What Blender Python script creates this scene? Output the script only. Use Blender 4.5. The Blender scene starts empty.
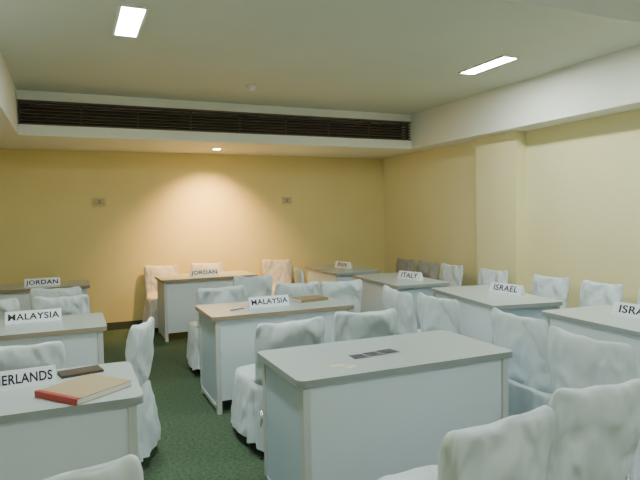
import bpy, bmesh, math, random
from mathutils import Vector, Matrix, noise
scene = bpy.context.scene
COL = scene.collection

# ---------------- materials ----------------
def mat(name, col, rough=0.6, metal=0.0, noise=None, bump=None, emis=None, spec=None, sheen=0.0, bscale=None, bdet=4, bdist=0.0):
    m = bpy.data.materials.new(name); m.use_nodes = True
    nt = m.node_tree; b = nt.nodes["Principled BSDF"]
    b.inputs["Base Color"].default_value = (*col, 1)
    b.inputs["Roughness"].default_value = rough
    b.inputs["Metallic"].default_value = metal
    if spec is not None: b.inputs["Specular IOR Level"].default_value = spec
    if sheen: b.inputs["Sheen Weight"].default_value = sheen
    tc = nt.nodes.new("ShaderNodeTexCoord")
    if noise:
        sc, amt, det = noise
        n = nt.nodes.new("ShaderNodeTexNoise"); n.inputs["Scale"].default_value = sc; n.inputs["Detail"].default_value = det
        nt.links.new(tc.outputs["Object"], n.inputs["Vector"])
        r = nt.nodes.new("ShaderNodeValToRGB")
        r.color_ramp.elements[0].position = 0.3; r.color_ramp.elements[1].position = 0.7
        r.color_ramp.elements[0].color = (*[max(0, c*(1-amt)) for c in col], 1)
        r.color_ramp.elements[1].color = (*[min(1, c*(1+amt)) for c in col], 1)
        nt.links.new(n.outputs["Fac"], r.inputs["Fac"]); nt.links.new(r.outputs["Color"], b.inputs["Base Color"])
    if bump:
        sc, st, dist = bump
        n = nt.nodes.new("ShaderNodeTexNoise"); n.inputs["Scale"].default_value = sc; n.inputs["Detail"].default_value = bdet
        n.inputs["Distortion"].default_value = bdist
        src = tc.outputs["Object"]
        if bscale:
            mp = nt.nodes.new("ShaderNodeMapping"); mp.inputs["Scale"].default_value = bscale
            nt.links.new(src, mp.inputs["Vector"]); src = mp.outputs["Vector"]
        nt.links.new(src, n.inputs["Vector"])
        bp = nt.nodes.new("ShaderNodeBump"); bp.inputs["Strength"].default_value = st; bp.inputs["Distance"].default_value = dist
        nt.links.new(n.outputs["Fac"], bp.inputs["Height"]); nt.links.new(bp.outputs["Normal"], b.inputs["Normal"])
    if emis:
        b.inputs["Emission Color"].default_value = (*emis[0], 1); b.inputs["Emission Strength"].default_value = emis[1]
    return m

M_wall  = mat("cream_paint", (0.80, 0.675, 0.31), 0.75, noise=(1.2, 0.03, 2), bump=(60, 0.08, 0.003))
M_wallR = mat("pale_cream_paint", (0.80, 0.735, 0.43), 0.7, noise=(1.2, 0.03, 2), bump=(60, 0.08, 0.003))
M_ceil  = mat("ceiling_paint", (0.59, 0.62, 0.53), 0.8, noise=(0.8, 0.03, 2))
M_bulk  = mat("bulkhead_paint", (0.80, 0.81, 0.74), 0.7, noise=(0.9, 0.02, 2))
M_carpet= mat("green_carpet", (0.088, 0.134, 0.085), 0.95, noise=(50, 0.35, 6), bump=(400, 0.5, 0.004), spec=0.1)
M_base  = mat("dark_baseboard", (0.06, 0.07, 0.05), 0.5)
M_vent  = mat("brown_louver", (0.13, 0.095, 0.07), 0.5)
M_ventbk= mat("duct_black", (0.008, 0.007, 0.006), 0.9)
M_top   = mat("speckled_laminate", (0.45, 0.51, 0.53), 0.28, noise=(160, 0.14, 3))
M_edge  = mat("laminate_edge", (0.28, 0.31, 0.31), 0.4)
M_edgeB = mat("brown_edge", (0.29, 0.24, 0.17), 0.4)
M_panel = mat("white_panel", (0.68, 0.76, 0.82), 0.45, noise=(2, 0.02, 2))
M_side  = mat("grey_side_panel", (0.48, 0.59, 0.69), 0.45)
M_post  = mat("painted_post", (0.55, 0.58, 0.58), 0.4)
CB = dict(bump=(3.6, 0.85, 0.075), bscale=(1.7, 1.7, 0.9), bdet=1.6, bdist=0.6)
M_cloth = mat("white_chair_cover", (0.64, 0.72, 0.78), 0.6, sheen=0.15, spec=0.3, **CB)
M_clothP= mat("warm_lit_chair_cover", (0.74, 0.68, 0.64), 0.6, spec=0.3, **CB)  # white cover with the downlight's warm tint put into its colour
M_clothG= mat("grey_chair_cover", (0.34, 0.35, 0.34), 0.7, spec=0.2, **CB)
M_chrome= mat("chrome", (0.6, 0.6, 0.6), 0.25, 1.0)
M_card  = mat("white_card", (0.80, 0.85, 0.95), 0.5)
M_ink   = mat("black_ink", (0.012, 0.012, 0.03), 0.6)
M_box   = mat("wallbox_plastic", (0.62, 0.52, 0.32), 0.5)
M_slot  = mat("wallbox_dark", (0.34, 0.29, 0.18), 0.5)
M_frame = mat("light_frame", (0.8, 0.82, 0.8), 0.4)
M_tube  = mat("fluorescent_diffuser", (0.9, 0.9, 0.9), 0.5, emis=((0.90, 1.0, 0.93), 122))
M_warm  = mat("warm_bulb", (0.9, 0.8, 0.6), 0.5, emis=((1.0, 0.72, 0.38), 40))
M_tan   = mat("tan_book_cover", (0.42, 0.33, 0.20), 0.5)
M_brown = mat("brown_book_cover", (0.30, 0.22, 0.12), 0.5)
M_red   = mat("red_book_spine", (0.40, 0.05, 0.05), 0.5)
M_paper = mat("paper", (0.80, 0.80, 0.74), 0.7)
M_cream = mat("cream_paper", (0.66, 0.66, 0.45), 0.7)
M_dark  = mat("dark_leather", (0.075, 0.055, 0.04), 0.5)
M_teal  = mat("teal_paper", (0.10, 0.38, 0.36), 0.6)
M_photo = mat("photo_print", (0.07, 0.07, 0.11), 0.3, noise=(28, 0.9, 3))
M_blue  = mat("blue_plastic", (0.05, 0.12, 0.4), 0.35)

# ---------------- builders ----------------
class MB:
    def __init__(s): s.bm = bmesh.new(); s.mats = []
    def mi(s, m):
        if m not in s.mats: s.mats.append(m)
        return s.mats.index(m)
    def box(s, x0, x1, y0, y1, z0, z1, m, bev=0.0, rot=None):
        t = bmesh.new(); bmesh.ops.create_cube(t, size=1)
        for v in t.verts:
            v.co = Vector(((x0+x1)/2 + v.co.x*(x1-x0), (y0+y1)/2 + v.co.y*(y1-y0), (z0+z1)/2 + v.co.z*(z1-z0)))
        if bev: bmesh.ops.bevel(t, geom=t.edges[:], offset=bev, segments=2, affect='EDGES', profile=0.6)
        if rot: bmesh.ops.transform(t, matrix=rot, verts=t.verts)
        s.merge(t, m)
    def merge(s, t, m):
        i = s.mi(m)
        for f in t.faces: f.material_index = i
        me = bpy.data.meshes.new("t"); t.to_mesh(me); t.free(); s.bm.from_mesh(me); bpy.data.meshes.remove(me)
    def cyl(s, c, r1, r2, h, m, seg=24, rot=None):
        t = bmesh.new(); bmesh.ops.create_cone(t, cap_ends=True, segments=seg, radius1=r1, radius2=r2, depth=h)
        if rot: bmesh.ops.transform(t, matrix=rot, verts=t.verts)
        bmesh.ops.translate(t, vec=Vector(c), verts=t.verts); s.merge(t, m)
    def mesh(s, name, smooth=False):
        me = bpy.data.meshes.new(name); bmesh.ops.recalc_face_normals(s.bm, faces=s.bm.faces[:]); s.bm.to_mesh(me); s.bm.free()
        for m in s.mats: me.materials.append(m)
        if smooth:
            for p in me.polygons: p.use_smooth = True
        return me
def obj(name, me, loc=(0,0,0), rz=0.0, parent=None):
    o = bpy.data.objects.new(name, me); COL.objects.link(o); o.location = loc; o.rotation_euler = (0,0,rz)
    if parent: o.parent = parent
    return o
def boxobj(name, x0,x1,y0,y1,z0,z1,m,bev=0.0):
    b = MB(); cx,cy,cz=(x0+x1)/2,(y0+y1)/2,(z0+z1)/2
    b.box(x0-cx,x1-cx,y0-cy,y1-cy,z0-cz,z1-cz,m,bev)
    return obj(name, b.mesh(name), (cx,cy,cz))

# ---------------- room ----------------
XL, XR, YF, YB, H, HS = -1.45, 4.68, -2.6, 8.10, 2.86, 2.39
XB, YBK, YFS, XLB = 4.37, 6.78, 1.92, -0.47
VZ0, VZ1 = 2.505, 2.76
boxobj("floor", XL-0.15, XR+0.15, YF-0.15, YB+0.15, -0.12, 0.0, M_carpet)
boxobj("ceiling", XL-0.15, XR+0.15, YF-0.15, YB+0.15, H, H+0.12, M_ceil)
boxobj("wall_back", XL-0.15, XR+0.15, YB, YB+0.15, 0, H, M_wall)
boxobj("wall_front", XL-0.15, XR+0.15, YF-0.15, YF, 0, H, M_wall)
boxobj("wall_left", XL-0.15, XL, YF, YB, 0, H, M_wall)
boxobj("wall_right", XR, XR+0.15, YF, YB, 0, H, M_wallR)
boxobj("baseboard_back", XL, XR, YB-0.015, YB, 0, 0.10, M_base)
boxobj("baseboard_right", XR-0.015, XR, YF, YB-0.015, 0, 0.10, M_base)
boxobj("wall_pillar", 4.54, XR, 4.93, 5.62, 0, HS, M_wallR)
b = MB()
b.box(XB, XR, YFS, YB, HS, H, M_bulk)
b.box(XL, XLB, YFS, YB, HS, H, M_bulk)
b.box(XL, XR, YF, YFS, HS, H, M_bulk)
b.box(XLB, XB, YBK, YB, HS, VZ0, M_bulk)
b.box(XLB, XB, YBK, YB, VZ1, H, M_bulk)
b.box(XLB, XB, YBK+0.25, YB, VZ0, VZ1, M_ventbk)
obj("ceiling_bulkhead", b.mesh("ceiling_bulkhead"))
b = MB()
n = 7
for i in range(n):
    z = VZ0 + (VZ1-VZ0)*(i+0.5)/n
    R = Matrix.Translation((0, YBK+0.03, z)) @ Matrix.Rotation(math.radians(32), 4, 'X') @ Matrix.Translation((0, -(YBK+0.03), -z))
    b.box(XLB+0.01, XB-0.01, YBK+0.005, YBK+0.05, z-0.004, z+0.004, M_vent, 0, R)
for i in range(9):
    x = XLB+0.02 + (XB-XLB-0.04)*i/8.0
    b.box(x-0.008, x+0.008, YBK+0.06, YBK+0.10, VZ0+0.001, VZ1-0.001, M_vent)
b.box(XLB+.001, XB-0.001, YBK-0.005, YBK+0.004, VZ1-0.012, VZ1+0.002, M_vent)
b.box(XLB+.001, XB-0.001, YBK-0.005, YBK+0.004, VZ0-0.002, VZ0+0.010, M_vent)
obj("air_vent_grille", b.mesh("air_vent_grille"))

def light_fix(x, y, z, w=0.145, l=0.60):
    b = MB(); f = 0.018
    b.box(-w/2-f, -w/2, -l/2-f, l/2+f, -0.014, 0, M_frame, 0.003)
    b.box(w/2, w/2+f, -l/2-f, l/2+f, -0.014, 0, M_frame, 0.003)
    b.box(-w/2, w/2, -l/2-f, -l/2, -0.014, 0, M_frame, 0.003)
    b.box(-w/2, w/2, l/2, l/2+f, -0.014, 0, M_frame, 0.003)
    b.box(-w/2, w/2, -l/2, l/2, -0.012, -0.001, M_tube)
    obj("fluorescent_ceiling_light", b.mesh("fluorescent_ceiling_light"), (x, y, z))
light_fix(0.42, 4.19, H)
light_fix(3.59, 4.27, H)
light_fix(0.43, 2.60, H)  # this fixture and the next: out of frame, added for ambient light
light_fix(3.62, 2.50, H)
light_fix(0.4, -0.6, HS)  # both soffit fixtures behind the camera: unseen, added for ambient light
light_fix(2.6, -0.2, HS)

b = MB(); b.cyl((0,0,-0.006), 0.07, 0.07, 0.012, M_frame, 32); b.cyl((0,0,-0.016), 0.045, 0.05, 0.012, M_warm, 24)
dl = obj("recessed_downlight", b.mesh("recessed_downlight"), (1.78, 7.38, HS))
L = bpy.data.lights.new("lamp", 'SPOT'); L.energy = 390; L.color = (1.0, 0.60, 0.22); L.spot_size = math.radians(106); L.spot_blend = 1.0; L.shadow_soft_size = 0.06
lo = bpy.data.objects.new("lamp", L); COL.objects.link(lo); lo.parent = dl; lo.location = (0, 0, -0.05)
lo.rotation_euler = (math.radians(24), 0, 0)
b = MB(); b.cyl((0,0,-0.012), 0.05, 0.05, 0.024, M_frame, 32); b.cyl((0,0,-0.035), 0.03, 0.042, 0.022, M_frame, 32)
obj("smoke_detector", b.mesh("smoke_detector"), (1.78, 5.80, H))
for x in (0.36, 3.00):  # two socket boxes mounted on the back wall
    b = MB(); b.box(-0.08, 0.08, -0.02, 0, -0.055, 0.055, M_box, 0.006)
    b.box(-0.055, 0.055, -0.024, -0.018, -0.03, 0.03, M_slot, 0.003)
    b.box(-0.05, -0.02, -0.028, -0.02, -0.02, 0.02, M_box, 0.003); b.box(0.02, 0.05, -0.028, -0.02, -0.02, 0.02, M_box, 0.003)
    obj("wall_socket_box", b.mesh("wall_socket_box"), (x, YB, 1.72))

# ---------------- tables ----------------
def table_mesh(edge, W=1.20):
    b = MB(); D = 0.65
    t = bmesh.new(); r = 0.035; pts = []
    for cx, cy, a0 in ((W/2-r, D/2-r, 0), (-W/2+r, D/2-r, 90), (-W/2+r, -D/2+r, 180), (W/2-r, -D/2+r, 270)):
        for k in range(6):
            a = math.radians(a0 + k*18); pts.append((cx+r*math.cos(a), cy+r*math.sin(a)))
    lo_ = [t.verts.new((x, y, 0.717)) for x, y in pts]; hi = [t.verts.new((x, y, 0.75)) for x, y in pts]
    n = len(pts)
    for i in range(n): t.faces.new((lo_[i], lo_[(i+1)%n], hi[(i+1)%n], hi[i]))
    t.faces.new(lo_[::-1]); ft = t.faces.new(hi)
    bmesh.ops.bevel(t, geom=[e for e in ft.edges], offset=0.004, segments=2, affect='EDGES')
    b.mi(M_top); b.merge(t, edge)
    b.bm.faces.ensure_lookup_table(); b.bm.normal_update()
    for f in b.bm.faces:
        if f.normal.z > 0.9 and f.calc_center_median().z > 0.749: f.material_index = 0
    for sx in (-1, 1):
        x = sx*(W/2-0.035)
        b.box(min(x, x-sx*0.02), max(x, x-sx*0.02), -D/2+0.05, D/2-0.03, 0.06, 0.717, M_side, 0.002)
        xa = sx*(W/2-0.028); xb = xa - sx*0.038
        b.box(min(xa,xb), max(xa,xb), -D/2+0.022, -D/2+0.060, 0.0, 0.717, M_post, 0.004)
        b.box(min(xa,xb), max(xa,xb), D/2-0.060, D/2-0.022, 0.0, 0.717, M_post, 0.004)
        b.box(min(xa,xb), max(xa,xb), -D/2+0.03, D/2-0.03, 0.03, 0.065, M_post, 0.003)
    b.box(-W/2+0.06, W/2-0.06, -D/2+0.035, -D/2+0.053, 0.10, 0.717, M_panel, 0.002)
    return b.mesh("conference_table")
TM = table_mesh(M_edge); TMB = table_mesh(M_edgeB); TMN = table_mesh(M_edge, 1.25)
def table(x0, y0, me, w=0.6): return obj("conference_table", me, (x0+w, y0+0.325, 0))
def tableR(xf, yf, ang):
    a = math.radians(ang); lx = Vector((math.sin(a), math.cos(a))); ly = Vector((math.cos(a), -math.sin(a)))
    c = Vector((xf, yf)) + 0.6*lx + 0.325*ly
    return obj("conference_table", TM, (c.x, c.y, 0), -math.pi/2 - a)
table(0.92, 2.36, TMN, 0.62); table(0.94, 4.18, TMB); table(0.97, 6.95, TMB)
table(-0.94, 2.47, TM); table(-0.99, 4.20, TMB); table(-1.02, 6.92, TMB)
tableR(3.14, 2.04, 3); tableR(3.06, 3.58, 10); tableR(3.06, 5.06, 4); tableR(3.08, 6.55, 2)

# ---------------- chairs ----------------
def chair_mesh(seed, cloth, deep=1.0):
    rnd = random.Random(seed); N = 144
    key = [ # z, cy, hx, hy, amp
     (0.07,0.235,0.252,0.335,0.024),(0.12,0.235,0.248,0.330,0.022),(0.18,0.234,0.244,0.320,0.019),(0.24,0.232,0.240,0.312,0.016),(0.30,0.231,0.237,0.303,0.012),(0.36,0.230,0.233,0.295,0.008),
     (0.41,0.228,0.229,0.287,0.005),(0.438,0.226,0.224,0.278,0.002),(0.448,0.222,0.214,0.264,0),(0.450,0.17,0.208,0.205,0),(0.451,0.10,0.207,0.133,0),
     (0.458,0.035,0.209,0.072,0),(0.485,0.000,0.214,0.047,0.002),(0.53,-0.010,0.218,0.042,0.002),(0.57,-0.016,0.220,0.041,0.002),(0.61,-0.022,0.222,0.040,0.002),(0.65,-0.029,0.224,0.039,0.002),(0.69,-0.036,0.226,0.038,0.002),
     (0.73,-0.044,0.228,0.036,0.002),(0.765,-0.050,0.228,0.034,0.002),(0.795,-0.055,0.226,0.031,0.001),(0.815,-0.058,0.221,0.027,0.001),(0.830,-0.061,0.213,0.021,0),(0.840,-0.062,0.200,0.013,0),(0.843,-0.063,0.175,0.005,0)]
    lv = []
    for a_, b_ in zip(key, key[1:]):
        k = 3 if b_[0]-a_[0] > 0.033 else 1
        for j in range(k): lv.append(tuple(u_+(v_-u_)*j/k for u_, v_ in zip(a_, b_)))
    lv.append(key[-1])
    ph = [(k, rnd.uniform(0, 6.28), rnd.uniform(0.4, 1.0)) for k in (6, 9, 13, 17)]
    lx = rnd.uniform(-0.03, 0.03); off = Vector((seed*7.3, seed*3.1, seed*1.7))
    bm = bmesh.new(); rings = []
    for z, cy, hx, hy, amp in lv:
        ring = []
        n_ = 4.5 if z < 0.455 else 3.2
        for i in range(N):
            t = 2*math.pi*i/N; c, s_ = math.cos(t), math.sin(t)
            x = hx*math.copysign(abs(c)**(2/n_), c); y = hy*math.copysign(abs(s_)**(2/n_), s_)
            w = sum(a*math.sin(k*t + p + z*2.5) for k, p, a in ph)*amp*0.6
            r = math.hypot(x, y) + 1e-6
            if z > 0.455: wx, wy = 0, (w*math.copysign(1, y) if abs(y) > hy*0.6 else 0)
            else: wx, wy = w*x/r, w*y/r
            q = Vector((x*7, (cy+y)*7, z*5)) + off
            cr = noise.noise(q)*0.014 + (0.4-abs(noise.noise(q*1.6+Vector((3,1,2)))))*0.022
            if z > 0.455: cr += 0.006*math.sin(24*(z + abs(x - 3*lx)*0.9) + ph[3][1])*min(1, (z-0.455)/0.1)
            if z > 0.83: cr *= 0.3
            sy = 1 if y > 0 else -1
            if z > 0.455: wy += cr*sy*min(1, abs(y)/hy*1.2)
            elif amp > 0: wx += cr*x/r; wy += cr*y/r
            zz = z + (noise.noise(q*0.8)*0.012 if 0.446 < z < 0.46 else 0)
            if z > 0.72:
                k_ = (z-0.72)/0.118
                zz += k_*(0.012*(x/0.22)**4 - 0.010*(1-(x/0.22)**2) + lx*x*1.5 + 0.003*math.sin(9*x/0.22+ph[0][1]))
                y += 0.008*math.sin(3.2*x/0.22 + ph[1][1])*k_
            if z < 0.08: zz += 0.012*math.sin(4*t+ph[2][1])
            ring.append(bm.verts.new((x+wx, (cy+y+wy)*deep, zz)))
        rings.append(ring)
    for a, b_ in zip(rings, rings[1:]):
        for i in range(N): bm.faces.new((a[i], a[(i+1)%N], b_[(i+1)%N], b_[i]))
    bm.faces.new(rings[-1])
    mb = MB(); mb.mi(cloth); me = bpy.data.meshes.new("t"); bm.to_mesh(me); bm.free(); mb.bm.from_mesh(me)
    for sx in (-1, 1):
        for y in (-0.05, 0.46):
            mb.cyl((sx*0.20, y*deep, 0.15), 0.011, 0.011, 0.30, M_chrome, 12)
            mb.cyl((sx*0.20, y*deep, 0.008), 0.016, 0.014, 0.016, M_dark, 12)
    m = mb.mesh("covered_chair")
    for p in m.polygons: p.use_smooth = True
    return m
CM = [chair_mesh(s, M_cloth) for s in (1, 2, 3, 4)]
CP = chair_mesh(5, M_clothP, 0.72); CG = chair_mesh(6, M_clothG, 0.78); CS = chair_mesh(7, M_cloth, 0.84); CW = chair_mesh(9, M_cloth, 0.78); CV = chair_mesh(10, M_cloth, 0.82)
cnt = [0]
def chair(x, y, rz=0, me=None, s=1.0, sz=None):
    cnt[0] += 1
    o = obj("covered_chair", me or CM[cnt[0] % 4], (x, y, 0), math.radians(rz)); o.scale = (s, s, sz or s); return o
chair(1.23, 1.47, 3, s=1.0); chair(1.72, 1.51, -2, s=1.0, sz=1.04)
chair(1.24, 3.38, 1, s=1.02, sz=1.0); chair(1.78, 3.38, -2, s=1.03, sz=1.02)
chair(1.27, 5.30, 0); chair(2.02, 5.24, -4); chair(2.58, 5.40, -12, sz=.96); chair(1.82, 6.08, 3)
chair(-0.08, 1.56, 4, sz=1.05); chair(-0.66, 1.58, -2)
chair(-0.28, 3.36, 2, CS, sz=1.02); chair(-0.83, 3.36, -2)
chair(0.34, 3.62, 68, CS, 1.0, 1.03)
chair(-0.10, 5.42, 2); chair(-0.64, 5.44, -2); chair(-0.15, 6.10, 0)
chair(1.12, 7.99, 180, CP)
chair(1.76, 8.00, 180, CP); chair(2.80, 8.00, 180, CP)
chair(2.36, 2.03, -82, CS, s=1.02, sz=1.05); chair(2.45, 2.60, -92, CV, s=1.04, sz=1.06)
chair(2.36, 1.30, -80)
chair(2.53, 3.53, -86, CV, s=1.04, sz=1.04); chair(2.52, 4.08, -92, CS, s=1.04, sz=1.03)
chair(2.72, 6.85, -100, CV, sz=.96)
for y, m_ in ((3.10, CW), (3.70, CW), (4.30, CW), (5.14, CW), (5.92, CW), (6.44, CG), (7.00, CG)):
    chair(4.35, y, 90 + (y*37 % 8) - 4, m_)

# ---------------- name cards ----------------
def card(txt, x, y, rz, L_=0.34, h=0.085, size=0.062):
    b = MB(); t = bmesh.new(); d = 0.035
    vs = [t.verts.new(p) for p in ((-L_/2,-d,0),(-L_/2,d,0),(-L_/2,0,h),(L_/2,-d,0),(L_/2,d,0),(L_/2,0,h))]
    for f in ((0,2,1),(3,4,5),(0,3,5,2),(1,2,5,4),(0,1,4,3)): t.faces.new([vs[i] for i in f])
    b.merge(t, M_card)
    o = obj("name_card", b.mesh("name_card"), (x, y, 0.7505), math.radians(rz))
    c = bpy.data.curves.new("lettering", 'FONT'); c.body = txt; c.size = size; c.align_x = 'CENTER'; c.align_y = 'CENTER'; c.offset = 0.0013; c.extrude = 0.0003; c.space_character = 1.06
    c.materials.append(M_ink)
    tobj = bpy.data.objects.new("lettering", c); COL.objects.link(tobj); tobj.parent = o
    bpy.context.view_layer.update()
    wd = max(0.01, tobj.dimensions.x); tobj.scale = (min(1.2, L_*0.91/wd), 1.0, 1)
    tobj.location = (0, -d/2-0.0012, h/2); tobj.rotation_euler = (math.atan2(h, d), 0, 0)
    return o
card("MALAYSIA", 1.48, 4.47, 3, 0.35)
card("JORDAN", 1.53, 7.18, 0, 0.36, 0.09, 0.070)
card("JORDAN", -0.31, 7.12, 0, 0.36, 0.09, 0.070)
card("MALAYSIA", -0.27, 4.66, 0, 0.37, 0.085, 0.066)
card("NETHERLANDS", -0.265, 2.86, 5, 0.36, 0.08, 0.060)
card("ISRAEL", 3.64, 4.08, -84, 0.38, 0.09, size=0.076)
card("ISRAEL", 3.58, 2.70, -84, 0.38, 0.09, size=0.076)
card("ITALY", 3.50, 5.48, -76, 0.34, 0.09, size=0.076)
card("IRAN", 3.47, 7.15, -80, 0.34, 0.09, size=0.076)

# ---------------- table items ----------------
def book(name, x, y, w, d, h, rz, cover, spine, z=0.7505):
    b = MB()
    b.box(-w/2+0.004, w/2-0.004, -d/2+0.006, d/2-0.004, 0.003, h-0.003, M_paper)
    b.box(-w/2, w/2, -d/2, d/2, 0, 0.003, cover); b.box(-w/2, w/2, -d/2, d/2, h-0.003, h, cover)
    b.box(-w/2, w/2, -d/2-0.003, -d/2+0.003, 0, h, spine)
    if spine is M_red:
        b.box(-w/2-0.0005, w/2+0.0005, -d/2-0.001, -d/2+0.02, h-0.001, h+0.0006, M_red)
    return obj(name, b.mesh(name), (x, y, z), math.radians(rz))
book("hardcover_book", 0.033, 2.655, 0.26, 0.29, 0.026, -52, M_tan, M_red)
book("leather_folder", 0.02, 2.99, 0.19, 0.11, 0.012, 12, M_dark, M_dark)
book("booklet", 1.90, 4.60, 0.27, 0.18, 0.026, 8, M_brown, M_brown)
book("booklet", -0.62, 4.42, 0.22, 0.16, 0.006, 0, M_teal, M_teal)
b = MB()
for i in range(3):
    R = Matrix.Translation((i*0.09, 0.004*i, 0)) @ Matrix.Rotation(0.1*(i-1), 4, 'Z')
    b.box(-0.055, 0.055, -0.05, 0.05, 0.0005+0.001*i, 0.0015+0.001*i, M_paper, 0, R)
    b.box(-0.051, 0.051, -0.046, 0.046, 0.0015+0.001*i, 0.0019+0.001*i, M_photo, 0, R)
obj("photo_prints", b.mesh("photo_prints"), (1.37, 2.64, 0.7505), math.radians(4))
b = MB(); b.box(-0.04, 0.04, -0.02, 0.02, 0, 0.001, M_cream)
R = Matrix.Translation((0.05, -0.05, 0)) @ Matrix.Rotation(0.5, 4, 'Z')
b.box(-0.035, 0.035, -0.018, 0.018, 0, 0.001, M_cream, 0, R)
obj("paper_slips", b.mesh("paper_slips"), (1.19, 2.53, 0.7505))
b = MB(); b.cyl((0,0,0.006), 0.005, 0.004, 0.14, M_blue, 12, Matrix.Rotation(math.pi/2, 4, 'Y'))
obj("pen", b.mesh("pen"), (1.20, 4.42, 0.7505), 0.4)

# ---------------- camera ----------------
f = 570.0
cd = bpy.data.cameras.new("camera"); cam = bpy.data.objects.new("camera", cd); COL.objects.link(cam)
cd.sensor_width = 36; cd.lens = f*36/640; cd.clip_start = 0.05
th = math.radians(23.6); p = math.radians(2.55); a = math.radians(1.0)
fw = Vector((math.sin(th)*math.cos(p), math.cos(th)*math.cos(p), -math.sin(p)))
r0 = Vector((math.cos(th), -math.sin(th), 0)); u0 = r0.cross(fw)
r = r0*math.cos(a) - u0*math.sin(a); u = r0*math.sin(a) + u0*math.cos(a)
M = Matrix((r, u, -fw)).transposed().to_4x4(); M.translation = Vector((0, 0, 1.5)); cam.matrix_world = M
scene.camera = cam
w = bpy.data.worlds.new("world"); scene.world = w; w.use_nodes = True
w.node_tree.nodes["Background"].inputs[0].default_value = (0.5, 0.55, 0.5, 1); w.node_tree.nodes["Background"].inputs[1].default_value = 0.3
